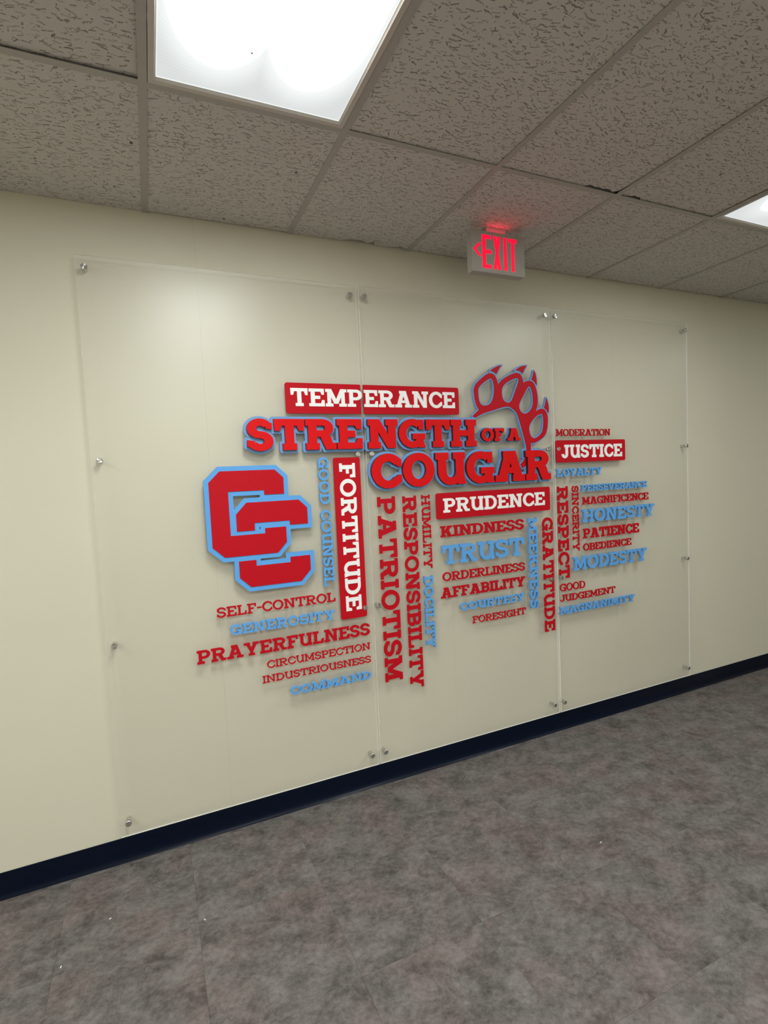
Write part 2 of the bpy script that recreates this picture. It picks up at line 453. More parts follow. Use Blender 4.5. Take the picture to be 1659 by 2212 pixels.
def glyph(ch, s, h):
    b = 0.115 - max(0, s - .2) * .45
    sl = 2 * b + s                     # slab width
    d = s * 1.12                       # diagonal stroke width
    P = []
    if ch == 'I':
        return [rect(0, 0, sl, h), rect(0, 1 - h, sl, 1), rect(b, 0, b + s, 1)], sl
    if ch == 'L':
        W = 0.82
        return [rect(0, 0, W, h), rect(0, 1 - h, sl, 1), rect(b, 0, b + s, 1), [(W - s * 1.0, h * .6), (W, h * .6), (W + .01, .38), (W - s * .62, .38)]], W + .01
    if ch in 'EF':
        W = 0.86 if ch == 'E' else 0.82
        P = [rect(0, 1 - h, W - .02, 1), rect(b, 0, b + s, 1), rect(b, .5 - h / 2, W - .24, .5 + h / 2 + .01),
             [(W - .02 - s * 1.0, 1 - h * .6), (W - .02 - s * .62, .66), (W - .02, .66), (W - .02, 1 - h * .6)]]
        if ch == 'E':
            P += [rect(0, 0, W, h), [(W - s * 1.0, h * .6), (W, h * .6), (W, .36), (W - s * .62, .36)]]
        else:
            P += [rect(0, 0, sl + .03, h)]
        return P, W
    if ch == 'T':
        W = 0.93; c = W / 2
        return [rect(0, 1 - h, W, 1), rect(c - s / 2, 0, c + s / 2, 1), rect(c - sl / 2, 0, c + sl / 2, h),
                [(0, 1 - h * .6), (s, 1 - h * .6), (s * .62, .62), (0.01, .62)], [(W - s, 1 - h * .6), (W, 1 - h * .6), (W - .01, .62), (W - s * .62, .62)]], W
    if ch == 'H':
        W = 1.04
        return [rect(0, 0, sl, h), rect(0, 1 - h, sl, 1), rect(W - sl, 0, W, h), rect(W - sl, 1 - h, W, 1), rect(b, 0, b + s, 1), rect(W - b - s, 0, W - b, 1),
                rect(b, .5 - h / 2, W - b, .5 + h / 2)], W
    if ch == 'N':
        W = 1.06
        return [rect(0, 0, sl, h), rect(0, 1 - h, b + s, 1), rect(W - sl, 1 - h, W, 1), rect(b, 0, b + s, 1), rect(W - b - s, 0, W - b, 1),
                diag(W - b - s * 1.1, 0, b + s * .1, 1, s * 1.1)], W
    if ch == 'M':
        W = 1.2; c = W / 2; q = s * .92
        return [rect(0, 0, sl, h), rect(W - sl, 0, W, h), rect(0, 1 - h, b + s, 1), rect(W - b - s, 1 - h, W, 1), rect(b, 0, b + q, 1), rect(W - b - q, 0, W - b, 1),
                diag(c - q * .55, .16, b + .01, 1, q * 1.1), diag(c - q * .55, .16, W - b - .01 - q * 1.1, 1, q * 1.1)], W
    if ch == 'A':
        W = 1.10; ax = W / 2 + .02
        return [rect(0, 0, sl + .02, h), rect(W - sl - .02, 0, W, h), diag(b * .75, 0, ax - d * .62, 1, d), diag(W - b * .75 - d, 0, ax - d * .38, 1, d),
                rect(ax - d * .5 - b * 1.5, 1 - h, ax + d * .5, 1), rect(.25, .27, W - .25, .27 + h * .92)], W
    if ch in 'RPB':
        W = {'R': .98, 'P': .86, 'B': .88}[ch]
        yb = .42 if ch == 'R' else (.38 if ch == 'P' else .46)
        bw = W - (.08 if ch == 'R' else (0.0 if ch == 'P' else .03))
        ry = (1 - yb) / 2 + (0 if ch != 'B' else h * .12)
        cy = 1 - ry; rx = min(.36, bw - b - s); cx = bw - rx
        P = [rect(0, 1 - h, cx + .01, 1), rect(b, 0, b + s, 1), rect(b, cy - ry, cx + .01, cy - ry + h)] + ring(cx, cy, rx, ry, s, h, 90, -90)
        if ch == 'P': P.append(rect(0, 0, sl + .05, h))
        if ch == 'R':
            P.append(rect(0, 0, sl, h))
            x0 = b + s + .13
            P += [[(x0 + .02, yb + h), (x0 - .02, yb), (W - b - s * .95, 0), (W - b + s * .1, 0), (x0 + s * 1.15, yb + .02)], rect(W - b - s * .8, 0, W, h)]
        if ch == 'B':
            ry2 = (yb + h) / 2; rx2 = min(.38, W - b - s)
            P += [rect(0, 0, W - rx2 + .01, h)] + ring(W - rx2, ry2, rx2, ry2, s, h, 90, -90)
        return P, W
    if ch == 'D':
        W = 0.96; rx = .5; cx = W - rx
        return [rect(0, 0, cx + .01, h), rect(0, 1 - h, cx + .01, 1), rect(b, 0, b + s, 1)] + ring(cx, .5, rx, .5, s, h, 90, -90), W
    if ch == 'O':
        return ring(.5, .5, .5, .515, s, h * 1.08, 0, 360, 40), 1.0
    if ch == 'C':
        W = 0.90
        return ring(.5, .5, .5, .515, s, h * 1.08, 40, 320, 30) + [[(W - s * .75, .70), (W - s * .35, .62), (W, .62), (W, .84), (W - .05, .86)], [(W - s * .75, .30), (W - .05, .14), (W, .16), (W, .38), (W - s * .35, .38)]], W
    if ch == 'G':
        W = 0.98
        return ring(.5, .5, .5, .515, s, h * 1.08, 46, 322, 30) + [rect(W - .08 - s * .62, .64, W - .06, .99), rect(.5, .5 - h * .95, W + .0, .5),
                [(W - .08 - s, .5), (W - .08, .5), (W - .07, .2), (W + .02, 0), (W - s * .95, 0), (W - s - .08, .16)]], W
    if ch == 'S':
        W = 0.78; ry = .25 + h / 4 + .008; cx = W / 2
        return (ring(cx, 1.012 - ry, cx - .01, ry, s, h * 1.05, 22, 270, 24) + ring(cx, ry - .012, cx, ry, s, h * 1.05, 90, -158, 24)
                + [[(W - s * .9, .70), (W - .03, .66), (W - .02, .86), (W - .12, .90)], [(.0, .14), (.10, .10), (s * .9, .30), (.01, .34)]]), W
    if ch == 'U':
        W = 1.02; x1 = W - b; R = .40
        return [rect(0, 1 - h, sl, 1), rect(x1 - s - b, 1 - h, x1 + b * .6, 1), rect(b, R, b + s, 1), rect(x1 - s, .1, x1, 1),
                [(x1 - s, .3), (x1, .3), (x1 + .07, 0), (x1 - s * .75, 0)]] + ring((b + x1) / 2, R, (x1 - b) / 2, R + .012, s, h * 1.08, 180, 360, 18), W - .03
    if ch == 'J':
        W = 0.74; x1 = W - b
        return [rect(x1 - s - b, 1 - h, W, 1), rect(x1 - s, .33, x1, 1)] + ring(x1 - .31, .33, .31, .34, s, h * 1.05, -175, 0, 16), W
    if ch == 'K':
        W = 1.0
        return [rect(0, 0, sl, h), rect(0, 1 - h, sl, 1), rect(b, 0, b + s, 1), rect(W - sl - .02, 1 - h, W - .04, 1), rect(W - sl, 0, W, h),
                diag(b + s - .08, .34, W - b - d - .04, 1, d * 1.15), diag(W - b - d * 1.05, 0, b + s + .10, .56, d * 1.1)], W
    if ch == 'Y':
        W = 1.04; c = W / 2
        return [rect(0, 1 - h, sl, 1), rect(W - sl, 1 - h, W, 1), rect(c - s / 2, 0, c + s / 2, .44), rect(c - sl / 2, 0, c + sl / 2, h),
                diag(c - d * .55, .36, b * .8, 1, d), diag(c - d * .45, .36, W - b * .8 - d, 1, d)], W
    if ch == 'V':
        W = 1.06; c = W / 2
        return [rect(0, 1 - h, sl, 1), rect(W - sl, 1 - h, W, 1), diag(c - d * .6, 0, b * .8, 1, d), diag(c - d * .4, 0, W - b * .8 - d, 1, d)], W
    if ch == '-':
        return [rect(0, .42, .42, .42 + h)], .42
    return [], .40


def in_poly(x, y, poly):
    c = False; n = len(poly); j = n - 1
    for i in range(n):
        xi, yi = poly[i]; xj, yj = poly[j]
        if (yi > y) != (yj > y) and x < (xj - xi) * (y - yi) / (yj - yi) + xi: c = not c
        j = i
    return c


def cdt_region(polys, test):
    """triangulate the plane cut by all polygon outlines and keep triangles whose centre passes the test"""
    vs, es = [], []
    for p in polys:
        k = len(vs)
        vs += [Vector(q) for q in p]
        es += [(k + i, k + (i + 1) % len(p)) for i in range(len(p))]
    r = delaunay_2d_cdt(vs, es, [], 0, 1e-6)
    V, F = r[0], r[2]
    keep = []
    for f in F:
        a, b, c = (V[i] for i in f[:3])
        if abs((b - a).cross(c - a)) < 1e-9: continue
        x, y = (a.x + b.x + c.x) / 3, (a.y + b.y + c.y) / 3
        if test(x, y): keep.append(tuple(f) if (b - a).cross(c - a) > 0 else tuple(reversed(f)))
    ed = {(f[i], f[(i + 1) % 3]) for f in keep for i in range(3)}
    bd = [(a, b) for a, b in ed if (b, a) not in ed]
    return [(v.x, v.y) for v in V], keep, bd


def union(polys):
    bb = [(min(q[0] for q in p), max(q[0] for q in p), min(q[1] for q in p), max(q[1] for q in p), p) for p in polys]
    return cdt_region(polys, lambda x, y: any(a <= x <= b and c <= y <= d and in_poly(x, y, p) for a, b, c, d, p in bb))


def with_holes(outer, holes):
    return cdt_region([outer] + holes, lambda x, y: in_poly(x, y, outer) and not any(in_poly(x, y, h) for h in holes))


def outset(regions, d, n=10):
    """grow a set of regions by d, with rounded corners, as one region"""
    segs, polys = [], []
    for V, F, bd in regions:
        for a, b in bd:
            (x0, y0), (x1, y1) = V[a], V[b]
            segs.append((x0, y0, x1, y1))
            L = math.hypot(x1 - x0, y1 - y0) or 1e-9
            t = math.atan2(y1 - y0, x1 - x0)
            q = [(x1 + d * math.cos(t - PI / 2 + PI * k / n), y1 + d * math.sin(t - PI / 2 + PI * k / n)) for k in range(n + 1)]
            q += [(x0 + d * math.cos(t + PI / 2 + PI * k / n), y0 + d * math.sin(t + PI / 2 + PI * k / n)) for k in range(n + 1)]
            polys.append(q)

    def test(x, y):
        c = False
        for x0, y0, x1, y1 in segs:
            if (y0 > y) != (y1 > y) and x < (x1 - x0) * (y - y0) / (y1 - y0) + x0: c = not c
        if c: return True
        for x0, y0, x1, y1 in segs:
            if x < min(x0, x1) - d or x > max(x0, x1) + d or y < min(y0, y1) - d or y > max(y0, y1) + d: continue
            ex, ey = x1 - x0, y1 - y0
            t = max(0, min(1, ((x - x0) * ex + (y - y0) * ey) / (ex * ex + ey * ey + 1e-12)))
            if math.hypot(x - x0 - t * ex, y - y0 - t * ey) < d * 0.985: return True
        return False
    return cdt_region(polys, test)


def mitre(poly, d):
    """grow a simple counter-clockwise or clockwise polygon by d with sharp corners"""
    area = sum(poly[i - 1][0] * poly[i][1] - poly[i][0] * poly[i - 1][1] for i in range(len(poly)))
    sg = 1 if area > 0 else -1
    out = []
    for i in range(len(poly)):
        p0, p1, p2 = Vector(poly[i - 1]), Vector(poly[i]), Vector(poly[(i + 1) % len(poly)])
        e1, e2 = (p1 - p0).normalized(), (p2 - p1).normalized()
        n1, n2 = Vector((e1.y, -e1.x)) * sg, Vector((e2.y, -e2.x)) * sg
        k = (n1 + n2) / (1 + n1.dot(n2))
        out.append(tuple(p1 + k * d))
    return out


def extrude(name, region, y0, y1, mats, hollow_back=False):
    """region in x/z drawn out from y0 (back) to y1 (front, nearer the room); mats = front, side"""
    V, F, bd = region
    used = sorted({i for f in F for i in f})
    ix = {v: k for k, v in enumerate(used)}
    n = len(used)
    verts = [(V[i][0], y1, V[i][1]) for i in used] + [(V[i][0], y0, V[i][1]) for i in used]
    faces = [tuple(ix[i] for i in f) for f in F]
    fm = [0] * len(faces)
    faces += [tuple(n + ix[i] for i in reversed(f)) for f in F]
    fm += [1] * len(F)
    for a, b in bd:
        faces.append((ix[a], n + ix[a], n + ix[b], ix[b])); fm.append(1)
    return mesh(name, verts, faces, mats, fm)


GL = {}


def glyph_region(ch, st):
    if (ch, st) not in GL:
        P, w = glyph(ch, *st)
        GL[(ch, st)] = (union(P) if P else None, w)
    return GL[(ch, st)]


LIGHT, REG, BOLD, HEAVY = (.155, .13), (.185, .15), (.225, .175), (.275, .215)
GMESH = {}


def letter_mesh(ch, st, y0, y1, mats):
    key = (ch, st, y0, y1, mats[0].name)
    if key not in GMESH:
        GMESH[key] = extrude('letter', glyph_region(ch, st)[0], y0, y1, mats)
    return GMESH[key]


def layout(text, st, gap):
    x = 0; out = []
    for i, ch in enumerate(text):
        r, w = glyph_region(ch, st)
        if r: out.append((ch, x))
        x += w + gap
    return out, x - gap


def word(name, text, x0, x1, z0, z1, st, y0, y1, mats, vertical=False, gap=0.055, parent=None, label=None, cat='sign', group=None, sub=None):
    """a word whose letters are separate parts; vertical words read downwards with their tops to the right"""
    L, tot = layout(text, st, gap)
    length, cap = ((z1 - z0), (x1 - x0)) if vertical else ((x1 - x0), (z1 - z0))
    kx = length / tot
    if parent is None:
        base = ((x0, 0, z1) if vertical else (x0, 0, z0))
        root = link(name, None, None, base, (0, PI / 2, 0) if vertical else (0, 0, 0))
        root.empty_display_size = 0.02
        tag(root, label, cat, group)
        off = (0, 0)
    else:
        root = parent
        off = (x0 - root.location.x, z0 - root.location.z)
        if vertical: off = (x0 - root.location.x, z1 - root.location.z)
    for ch, x in L:
        me = letter_mesh(ch, st, y0, y1, mats)
        if parent is not None and vertical:
            link('letter', me, root, (off[0], 0, off[1] - x * kx), (0, PI / 2, 0), (kx, 1, cap))
        else:
            link('letter', me, root, (off[0] + x * kx, 0, off[1]), (0, 0, 0), (kx, 1, cap))
    return root


def word_regions(text, x0, x1, z0, z1, st, gap):
    L, tot = layout(text, st, gap)
    kx = (x1 - x0) / tot
    out = []
    for ch, x in L:
        V, F, bd = glyph_region(ch, st)[0]
        out.append(([(x0 + (x + vx) * kx, z0 + vz * (z1 - z0)) for vx, vz in V], F, bd))
    return out


def rounded(x0, z0, x1, z1, r, corners=(1, 1, 1, 1), n=6):
    """rounded rectangle, corners BL, BR, TR, TL"""
    p = []
    for k, (cx, cz, a) in enumerate(((x0 + r, z0 + r, 180), (x1 - r, z0 + r, 270), (x1 - r, z1 - r, 0), (x0 + r, z1 - r, 90))):
        if corners[k]:
            p += [(cx + r * math.cos(math.radians(a + 90 * i / n)), cz + r * math.sin(math.radians(a + 90 * i / n))) for i in range(n + 1)]
        else:
            p.append(((x0, z0), (x1, z0), (x1, z1), (x0, z1))[k])
    return p

# ------------------------------------------------------------------ the setting
def structure(name, label=None, data=None):
    o = link(name, data)
    o['kind'] = 'structure'
    if label: o['label'] = label
    return o


# floor: sub-floor slab with vinyl tiles laid on it
fl = structure('floor', 'mottled grey vinyl tile floor', box_mesh('floor', X_MIN - .1, X_MAX + .1, Y_MIN - .1, .1, -.06, -.0035, [M_SUB]))
TS = 0.4572
tile_me = {}
xk0 = 0.2445
i0, i1 = math.floor((X_MIN - xk0) / TS), math.ceil((X_MAX - xk0) / TS)
for i in range(i0, i1):
    for j in range(-1, 12):
        ya, yb = -0.030 - (j + 1) * TS, -0.030 - j * TS
        xa, xb = xk0 + i * TS, xk0 + (i + 1) * TS
        ya, yb, xa, xb = max(ya, Y_MIN), min(yb, 0), max(xa, X_MIN), min(xb, X_MAX)
        if yb - ya < .01 or xb - xa < .01: continue
        key = (round(xb - xa, 3), round(yb - ya, 3))
        if key not in tile_me:
            tile_me[key] = box_mesh('floor_tile', .0001, key[0] - .0001, .0001, key[1] - .0001, -.0035, 0, [M_FLOOR], .0003)
        link('floor_tile', tile_me[key], fl, (xa, ya, random.uniform(-.0002, 0)))

# walls
wb = structure('wall_back', 'cream painted panel wall behind the mural', box_mesh('wall_back', X_MIN - .1, X_MAX + .1, .012, .12, -.06, 3.1, [M_DARK]))
xs = [X_MIN] + [v for v in [0.437 + 1.2192 * k for k in range(-3, 7)] if X_MIN < v < X_MAX] + [X_MAX]
for a, b in zip(xs, xs[1:]):
    link('wall_panel', box_mesh('wall_panel', .0001, b - a - .0001, 0, .012, 0, 2.90, [M_WALL], .0004), wb, (a, 0, 0))
structure('wall_left', None, box_mesh('wall_left', X_MIN - .12, X_MIN, Y_MIN, 0, 0, 3.1, [M_WALL]))
structure('wall_right', None, box_mesh('wall_right', X_MAX, X_MAX + .12, Y_MIN, 0, 0, 3.1, [M_WALL]))
structure('wall_front', None, box_mesh('wall_front', X_MIN - .1, X_MAX + .1, Y_MIN - .12, Y_MIN, -.06, 3.1, [M_WALL]))

# vinyl cove base with a curved toe
prof = [(0, .1036), (-.0028, .1036), (-.0032, .100), (-.0032, .036), (-.0040, .024), (-.0062, .0135), (-.0098, .0062), (-.0140, .0018), (-.0150, .0010), (-.0150, 0), (0, 0)]


def cove(name, x0, x1, loc=(0, 0, 0), rz=0, label=None):
    n = len(prof)
    vs = [(x0, y, z) for y, z in prof] + [(x1, y, z) for y, z in prof]
    fs = [(i, n + i, n + (i + 1) % n, (i + 1) % n) for i in range(n)] + [tuple(range(n)), tuple(reversed(range(n, 2 * n)))]
    me = mesh(name, vs, fs, [M_BASE])
    for i, p in enumerate(me.polygons): p.use_smooth = 2 <= i <= 7
    o = link(name, me, None, loc, (0, 0, rz))
    o['kind'] = 'structure'
    if label: o['label'] = label
    return o


cove('baseboard_back', X_MIN, X_MAX, label='navy vinyl cove base along the mural wall')
cove('baseboard_front', -X_MAX, -X_MIN, (0, Y_MIN, 0), PI)
cove('baseboard_left', 0, -Y_MIN, (X_MIN, Y_MIN, 0), PI / 2)
cove('baseboard_right', 0, -Y_MIN, (X_MAX, 0, 0), -PI / 2)

# ceiling: dark deck above a grid of tees and lay-in tiles
ce = structure('ceiling', 'suspended ceiling of fissured tiles in a painted grid', box_mesh('ceiling', X_MIN - .1, X_MAX + .1, Y_MIN - .1, .1, 2.93, 3.0, [M_DARK]))
TW = 0.0238
LIGHTS = [-4, 0, 4, 8]


def tee_mesh(L, along_x):
    bm = bmesh.new()
    h = TW / 2
    if along_x:
        add_box(bm, 0, L, -h, h, 0, .0012); add_box(bm, 0, L, -.001, .001, .0012, .035)
    else:
        add_box(bm, -h, h, 0, L, 0, .0012); add_box(bm, -.001, .001, 0, L, .0012, .035)
    return bm_mesh('tee', bm, [M_TEE])


for y in TY[1:-1]:
    link('main_tee', tee_mesh(X_MAX - X_MIN, True), ce, (X_MIN, y, CEIL - .0012))
k0, k1 = math.ceil((X_MIN - GX0) / GP), math.floor((X_MAX - GX0) / GP)
cross = {}
for r in range(len(TY) - 1):
    yb, ya = TY[r], TY[r + 1]
    yb2, ya2 = (yb - h if r else yb) if (h := TW / 2) else 0, (ya + h if r < len(TY) - 2 else ya)
    me = tee_mesh(yb2 - ya2, False)
    for k in range(k0, k1 + 1):
        link('cross_tee', me, ce, (GX0 + k * GP, ya2, CEIL - .0012))


def tile_outline(w, l, notch):
    """tile outline; notch = list of (edge, start, points) with the chips broken from an edge"""
    g = .002
    pts = [(g, g)]
    pts += [(x, y) for x, y in notch.get('near', [])]       # edge facing the room (low y)
    pts += [(w - g, g), (w - g, l - g)]
    pts += [(x, y) for x, y in notch.get('wall', [])]       # edge facing the mural wall (high y)
    pts += [(g, l - g)]
    return pts


NOTCH = {}
# chips broken out of the tile edges seen near the mural wall and along the first main tee
rr = random.Random(3)


def jag(x0, x1, y, depth, n):
    out = []
    for i in range(n + 1):
        out.append((x0 + (x1 - x0) * i / n, y if i in (0, n) else y - depth * rr.uniform(.35, 1)))
    return out


tiles = {}
for r in range(len(TY) - 1):
    yb, ya = TY[r], TY[r + 1]
    for k in range(k0 - 1, k1 + 1):
        if r in (1, 3) and k in LIGHTS: continue
        xa, xb = max(GX0 + k * GP, X_MIN), min(GX0 + (k + 1) * GP, X_MAX)
        if xb - xa < .03: continue
        m_ = .006
        w, l = xb - xa - 2 * m_, yb - ya - (2 * m_ if 0 < r < len(TY) - 2 else m_ + (.009 if r == 0 and k >= 0 else .001))
        oy = ya + (m_ if r < len(TY) - 2 else .001)
        key = (round(w, 3), round(l, 3))
        notch = None
        if (r, k) == (0, 1):
            notch = list(reversed(jag(.25, .42, l, .034, 9))) 
            notch = list(reversed(jag(.50, .58, l, .026, 5))) + notch
        if (r, k) == (1, 2):
            notch = [(w, l - .10), (w - .005, l - .06), (w - .012, l - .022)] + [(x, y) for x, y in reversed(jag(.41, .585, l, .019, 9))][1:]
        if (r, k) == (1, 3):
            notch = list(reversed(jag(.03, .13, l, .020, 6)))
        if (r, k) == (0, 3) or (r, k) == (0, 4) or (r, k) == (0, 5):
            notch = list(reversed(jag(.10, .30, l, .008, 7)))
        zlo = CEIL + .0012
        if notch is None:
            if key not in tiles:
                tiles[key] = box_mesh('ceiling_tile', 0, w, 0, l, 0, .015, [M_TILE], .0025)
            me = tiles[key]
        else:
            o2 = [(0, 0), (w, 0)] + ([(w, l)] if notch[0][0] < w - .001 else []) + notch + [(0, l)]
            reg = union([o2])
            V, F, bd = reg
            vs = [(x, y, 0) for x, y in V] + [(x, y, .015) for x, y in V]
            n = len(V)
            fs = [tuple(reversed(f)) for f in F] + [tuple(n + i for i in f) for f in F] + [(a, b, n + b, n + a) for a, b in bd]
            me = mesh('ceiling_tile', vs, fs, [M_TILE])
        tilt = {(1, -1): (.0032, -.0045), (1, 2): (.0010, -.0016), (1, 3): (.0016, -.0018), (1, 1): (.0010, 0)}.get((r, k), (0, 0))
        link('ceiling_tile', me, ce, (xa + m_, oy, zlo + random.uniform(0, .0006)), (tilt[0], tilt[1], 0))

bm = bmesh.new(); bmesh.ops.create_icosphere(bm, subdivisions=2, radius=.0065)
spot = bm_mesh('stain_spot', bm, [M_SPOT])
for x, y, s in ((.211, -.464, 1.0), (.766, -.480, .9), (.560, -.045, .9), (2.36, -1.02, .8)):
    link('stain_spot', spot, ce, (x, y, CEIL + .0008), (0, 0, x * 7), (s * 1.25, s * .8, .12))

# ------------------------------------------------------------------ ceiling troffers
LIGHT_LAB = {(0, 1): 'large lit ceiling light panel at the top, above the left clear panel', (4, 1): 'lit ceiling light panel at the right edge, beyond the exit sign'}


def troffer(k, row, share):
    x0, x1 = GX0 + k * GP + .0125, GX0 + (k + 1) * GP - .0125
    y1, y0 = TY[row] - .0125, TY[row + 1] + .0125
    cx, cy = (x0 + x1) / 2, (y0 + y1) / 2
    root = link('ceiling_light', None, None, (cx, cy, CEIL))
    tag(root, LIGHT_LAB.get((k, row), 'lit ceiling light outside the picture, row %s the mural, %s' % ('near' if row == 1 else 'added to light the wall, far from', {-4: 'left of the mural', 0: 'behind the camera', 4: 'right of the camera', 8: 'far down the hallway'}[k])), 'ceiling light', 'troffer lights in the ceiling')
    hw, hl, f = (x1 - x0) / 2 - .0012, (y1 - y0) / 2 - .0012, .0203
    bm = bmesh.new()                                   # mitred door frame, its inner lip sloping up to the lens
    for sx, sy in ((1, 0), (-1, 0), (0, 1), (0, -1)):
        pass
    rings = []
    for w_, l_, z in ((hw, hl, .004), (hw, hl, -.003), (hw - f * .75, hl - f * .75, -.003), (hw - f, hl - f, .003), (hw - f, hl - f, .008)):
        rings.append([bm.verts.new((x * w_, y * l_, z)) for x, y in ((-1, -1), (1, -1), (1, 1), (-1, 1))])
    for a, b in zip(rings, rings[1:]):
        for i in range(4):
            bm.faces.new((a[i], a[(i + 1) % 4], b[(i + 1) % 4], b[i]))
    link('door_frame', bm_mesh('door_frame', bm, [M_TROFFER]), root)
    lw, ll = hw - f + .0005, hl - f + .0005
    lens = mesh('lens', [(-lw, -ll, 0), (lw, -ll, 0), (lw, ll, 0), (-lw, ll, 0)], [(0, 3, 2, 1)], [lens_mat('troffer_lens', LAMP_POWER * share)])
    link('lens', lens, root, (0, 0, .0035))
    if (k, row) == (0, 1):
        bm = bmesh.new(); bmesh.ops.create_icosphere(bm, subdivisions=1, radius=.0035)
        link('speck', bm_mesh('speck', bm, [M_TEE]), root, (-.035, .400, .0030), (0, 0, .5), (1.3, .8, .15))
    bm = bmesh.new()                                   # sheet steel body above the lens
    a = [bm.verts.new((x * hw, y * hl, .005)) for x, y in ((-1, -1), (1, -1), (1, 1), (-1, 1))]
    b = [bm.verts.new((x * hw * .9, y * hl * .97, .10)) for x, y in ((-1, -1), (1, -1), (1, 1), (-1, 1))]
    for i in range(4): bm.faces.new((a[i], a[(i + 1) % 4], b[(i + 1) % 4], b[i]))
    bm.faces.new(b)
    link('housing', bm_mesh('housing', bm, [M_TROFFER]), root)


for k in LIGHTS:
    for row in (1, 3): troffer(k, row, LAMP_SHARE[k] * (1.0 if row == 1 else 2.1))  # far row is an unseen addition that evens the light down the wall

# ------------------------------------------------------------------ exit sign hung from the ceiling
ex = link('exit_sign', None, None, (1.757, -.37, CEIL))
tag(ex, 'white lit EXIT sign with red letters and a left arrow hung from the ceiling', 'exit sign')
EX0, EX1, EZ0, EZ1 = -.148, .148, 2.515 - CEIL, 2.700 - CEIL
bm = bmesh.new(); add_box(bm, EX0, EX1, .002, .046, EZ0, EZ1, .002)
link('housing', bm_mesh('housing', bm, [M_SIGN]), ex)
bm = bmesh.new(); add_box(bm, EX0 - .001, EX1 + .001, -.001, .003, EZ0 - .001, EZ1 + .001, .0012)
fp = link('face_plate', bm_mesh('face_plate', bm, [M_SIGN]), ex)
bm = bmesh.new()
r1 = [bm.verts.new((sx * .056, .033 + sy * .015, 0)) for sx, sy in ((-1, -1), (1, -1), (1, 1), (-1, 1))]
r2 = [bm.verts.new((sx * .056, .033 + sy * .015, -.010)) for sx, sy in ((-1, -1), (1, -1), (1, 1), (-1, 1))]
r3 = [bm.verts.new((sx * .050, .033 + sy * .012, -.031)) for sx, sy in ((-1, -1), (1, -1), (1, 1), (-1, 1))]
for p_, q_ in ((r1, r2), (r2, r3)):
    for i in range(4): bm.faces.new((p_[i], q_[i], q_[(i + 1) % 4], p_[(i + 1) % 4]))
bm.faces.new(r3)
link('canopy', bm_mesh('canopy', bm, [M_SIGN]), ex)
# top slot in front of the canopy that leaks red light upwards
bm = bmesh.new(); add_box(bm, -.058, .058, .0035, .010, EZ1 - .0005, EZ1 + .0012)
link('light_slot', bm_mesh('light_slot', bm, [M_SLOT]), ex)


def quad_stroke(x0, y0, x1, y1, w):
    L = math.hypot(x1 - x0, y1 - y0); nx, ny = -(y1 - y0) / L * w / 2, (x1 - x0) / L * w / 2
    return [(x0 - nx, y0 - ny), (x1 - nx, y1 - ny), (x1 + nx, y1 + ny), (x0 + nx, y0 + ny)]


U, V_ = EX1 - EX0, EZ1 - EZ0
HL = .150; zb = EZ0 + .018; w = .0170
ex_l = {
    'E': (EX0 + .054, [rect(0, 0, w + .002, HL), rect(0, HL - w, .050, HL), rect(0, HL / 2 - w * .52, .050, HL / 2 + w * .52), rect(0, 0, .050, w)]),
    'X': (EX0 + .116, [diag(0, 0, .026, HL, w * 0.98), diag(.026, 0, 0, HL, w * 0.98)]),
    'I': (EX0 + .175, [rect(0, 0, w + .001, HL)]),
    'T': (EX0 + .204, [rect(0, HL - w, .046, HL), rect(.015, 0, .015 + w, HL)]),
}
for ch, (x, P) in ex_l.items():
    o = link('letter', extrude('letter', union(P), -.001, -.0022, [M_EXIT, M_EXIT]), ex, (x, 0, zb))
chev = [[(0, .030), (.032, .060), (.043, .060), (.043, .056), (.016, .030)], [(0, .030), (.016, .030), (.043, .004), (.043, 0), (.032, 0)]]
link('arrow', extrude('arrow', union(chev), -.001, -.0022, [M_EXIT, M_EXIT]), ex, (EX0 + .004, 0, EZ0 + .068))
bm = bmesh.new(); bmesh.ops.create_cone(bm, cap_ends=True, segments=10, radius1=.0022, radius2=.0018, depth=.002)
link('screw', bm_mesh('screw', bm, [M_STEEL]), ex, (EX0 - .001, .036, EZ0 + .016), (0, PI / 2, 0))

# ------------------------------------------------------------------ clear panels on steel standoffs
PZ0, PZ1 = 0.128, 2.514
PX = [(-0.018, 1.1605, 'left'), (1.174, 2.3505, 'middle'), (2.3625, 3.510, 'right')]
for x0, x1, nm in PX:
    w_, h_ = x1 - x0, PZ1 - PZ0
    t = .008
    y0, y1 = PF + t, PF
    vs = [(0, y1, 0), (w_, y1, 0), (w_, y1, h_), (0, y1, h_), (0, y0, 0), (w_, y0, 0), (w_, y0, h_), (0, y0, h_)]
    fs = [(0, 1, 2, 3), (4, 7, 6, 5), (0, 4, 5, 1), (1, 5, 6, 2), (2, 6, 7, 3), (3, 7, 4, 0)]
    o = link('acrylic_panel', mesh('acrylic_panel', vs, fs, PANEL_M, [0, 1, 2, 2, 2, 2]), None, (x0, 0, PZ0))
    tag(o, {'left': 'clear acrylic wall panel on the left, carrying the CC emblem and FORTITUDE plaque',
            'middle': 'clear acrylic wall panel in the middle, carrying COUGAR, the paw and PRUDENCE',
            'right': 'clear acrylic wall panel on the right, carrying JUSTICE, HONESTY and MODESTY'}[nm], 'wall panel', 'clear acrylic panels of the mural')


def lathe(prof_, mats, seg=28):
    vs, fs = [], []
    n = len(prof_)
    for i in range(seg):
        a = 2 * PI * i / seg
        vs += [(r * math.cos(a), r * math.sin(a), z) for r, z in prof_]
    for i in range(seg):
        j = (i + 1) % seg
        for k in range(n - 1):
            fs.append((i * n + k, j * n + k, j * n + k + 1, i * n + k + 1))
    return mesh('turned', vs, fs, mats)


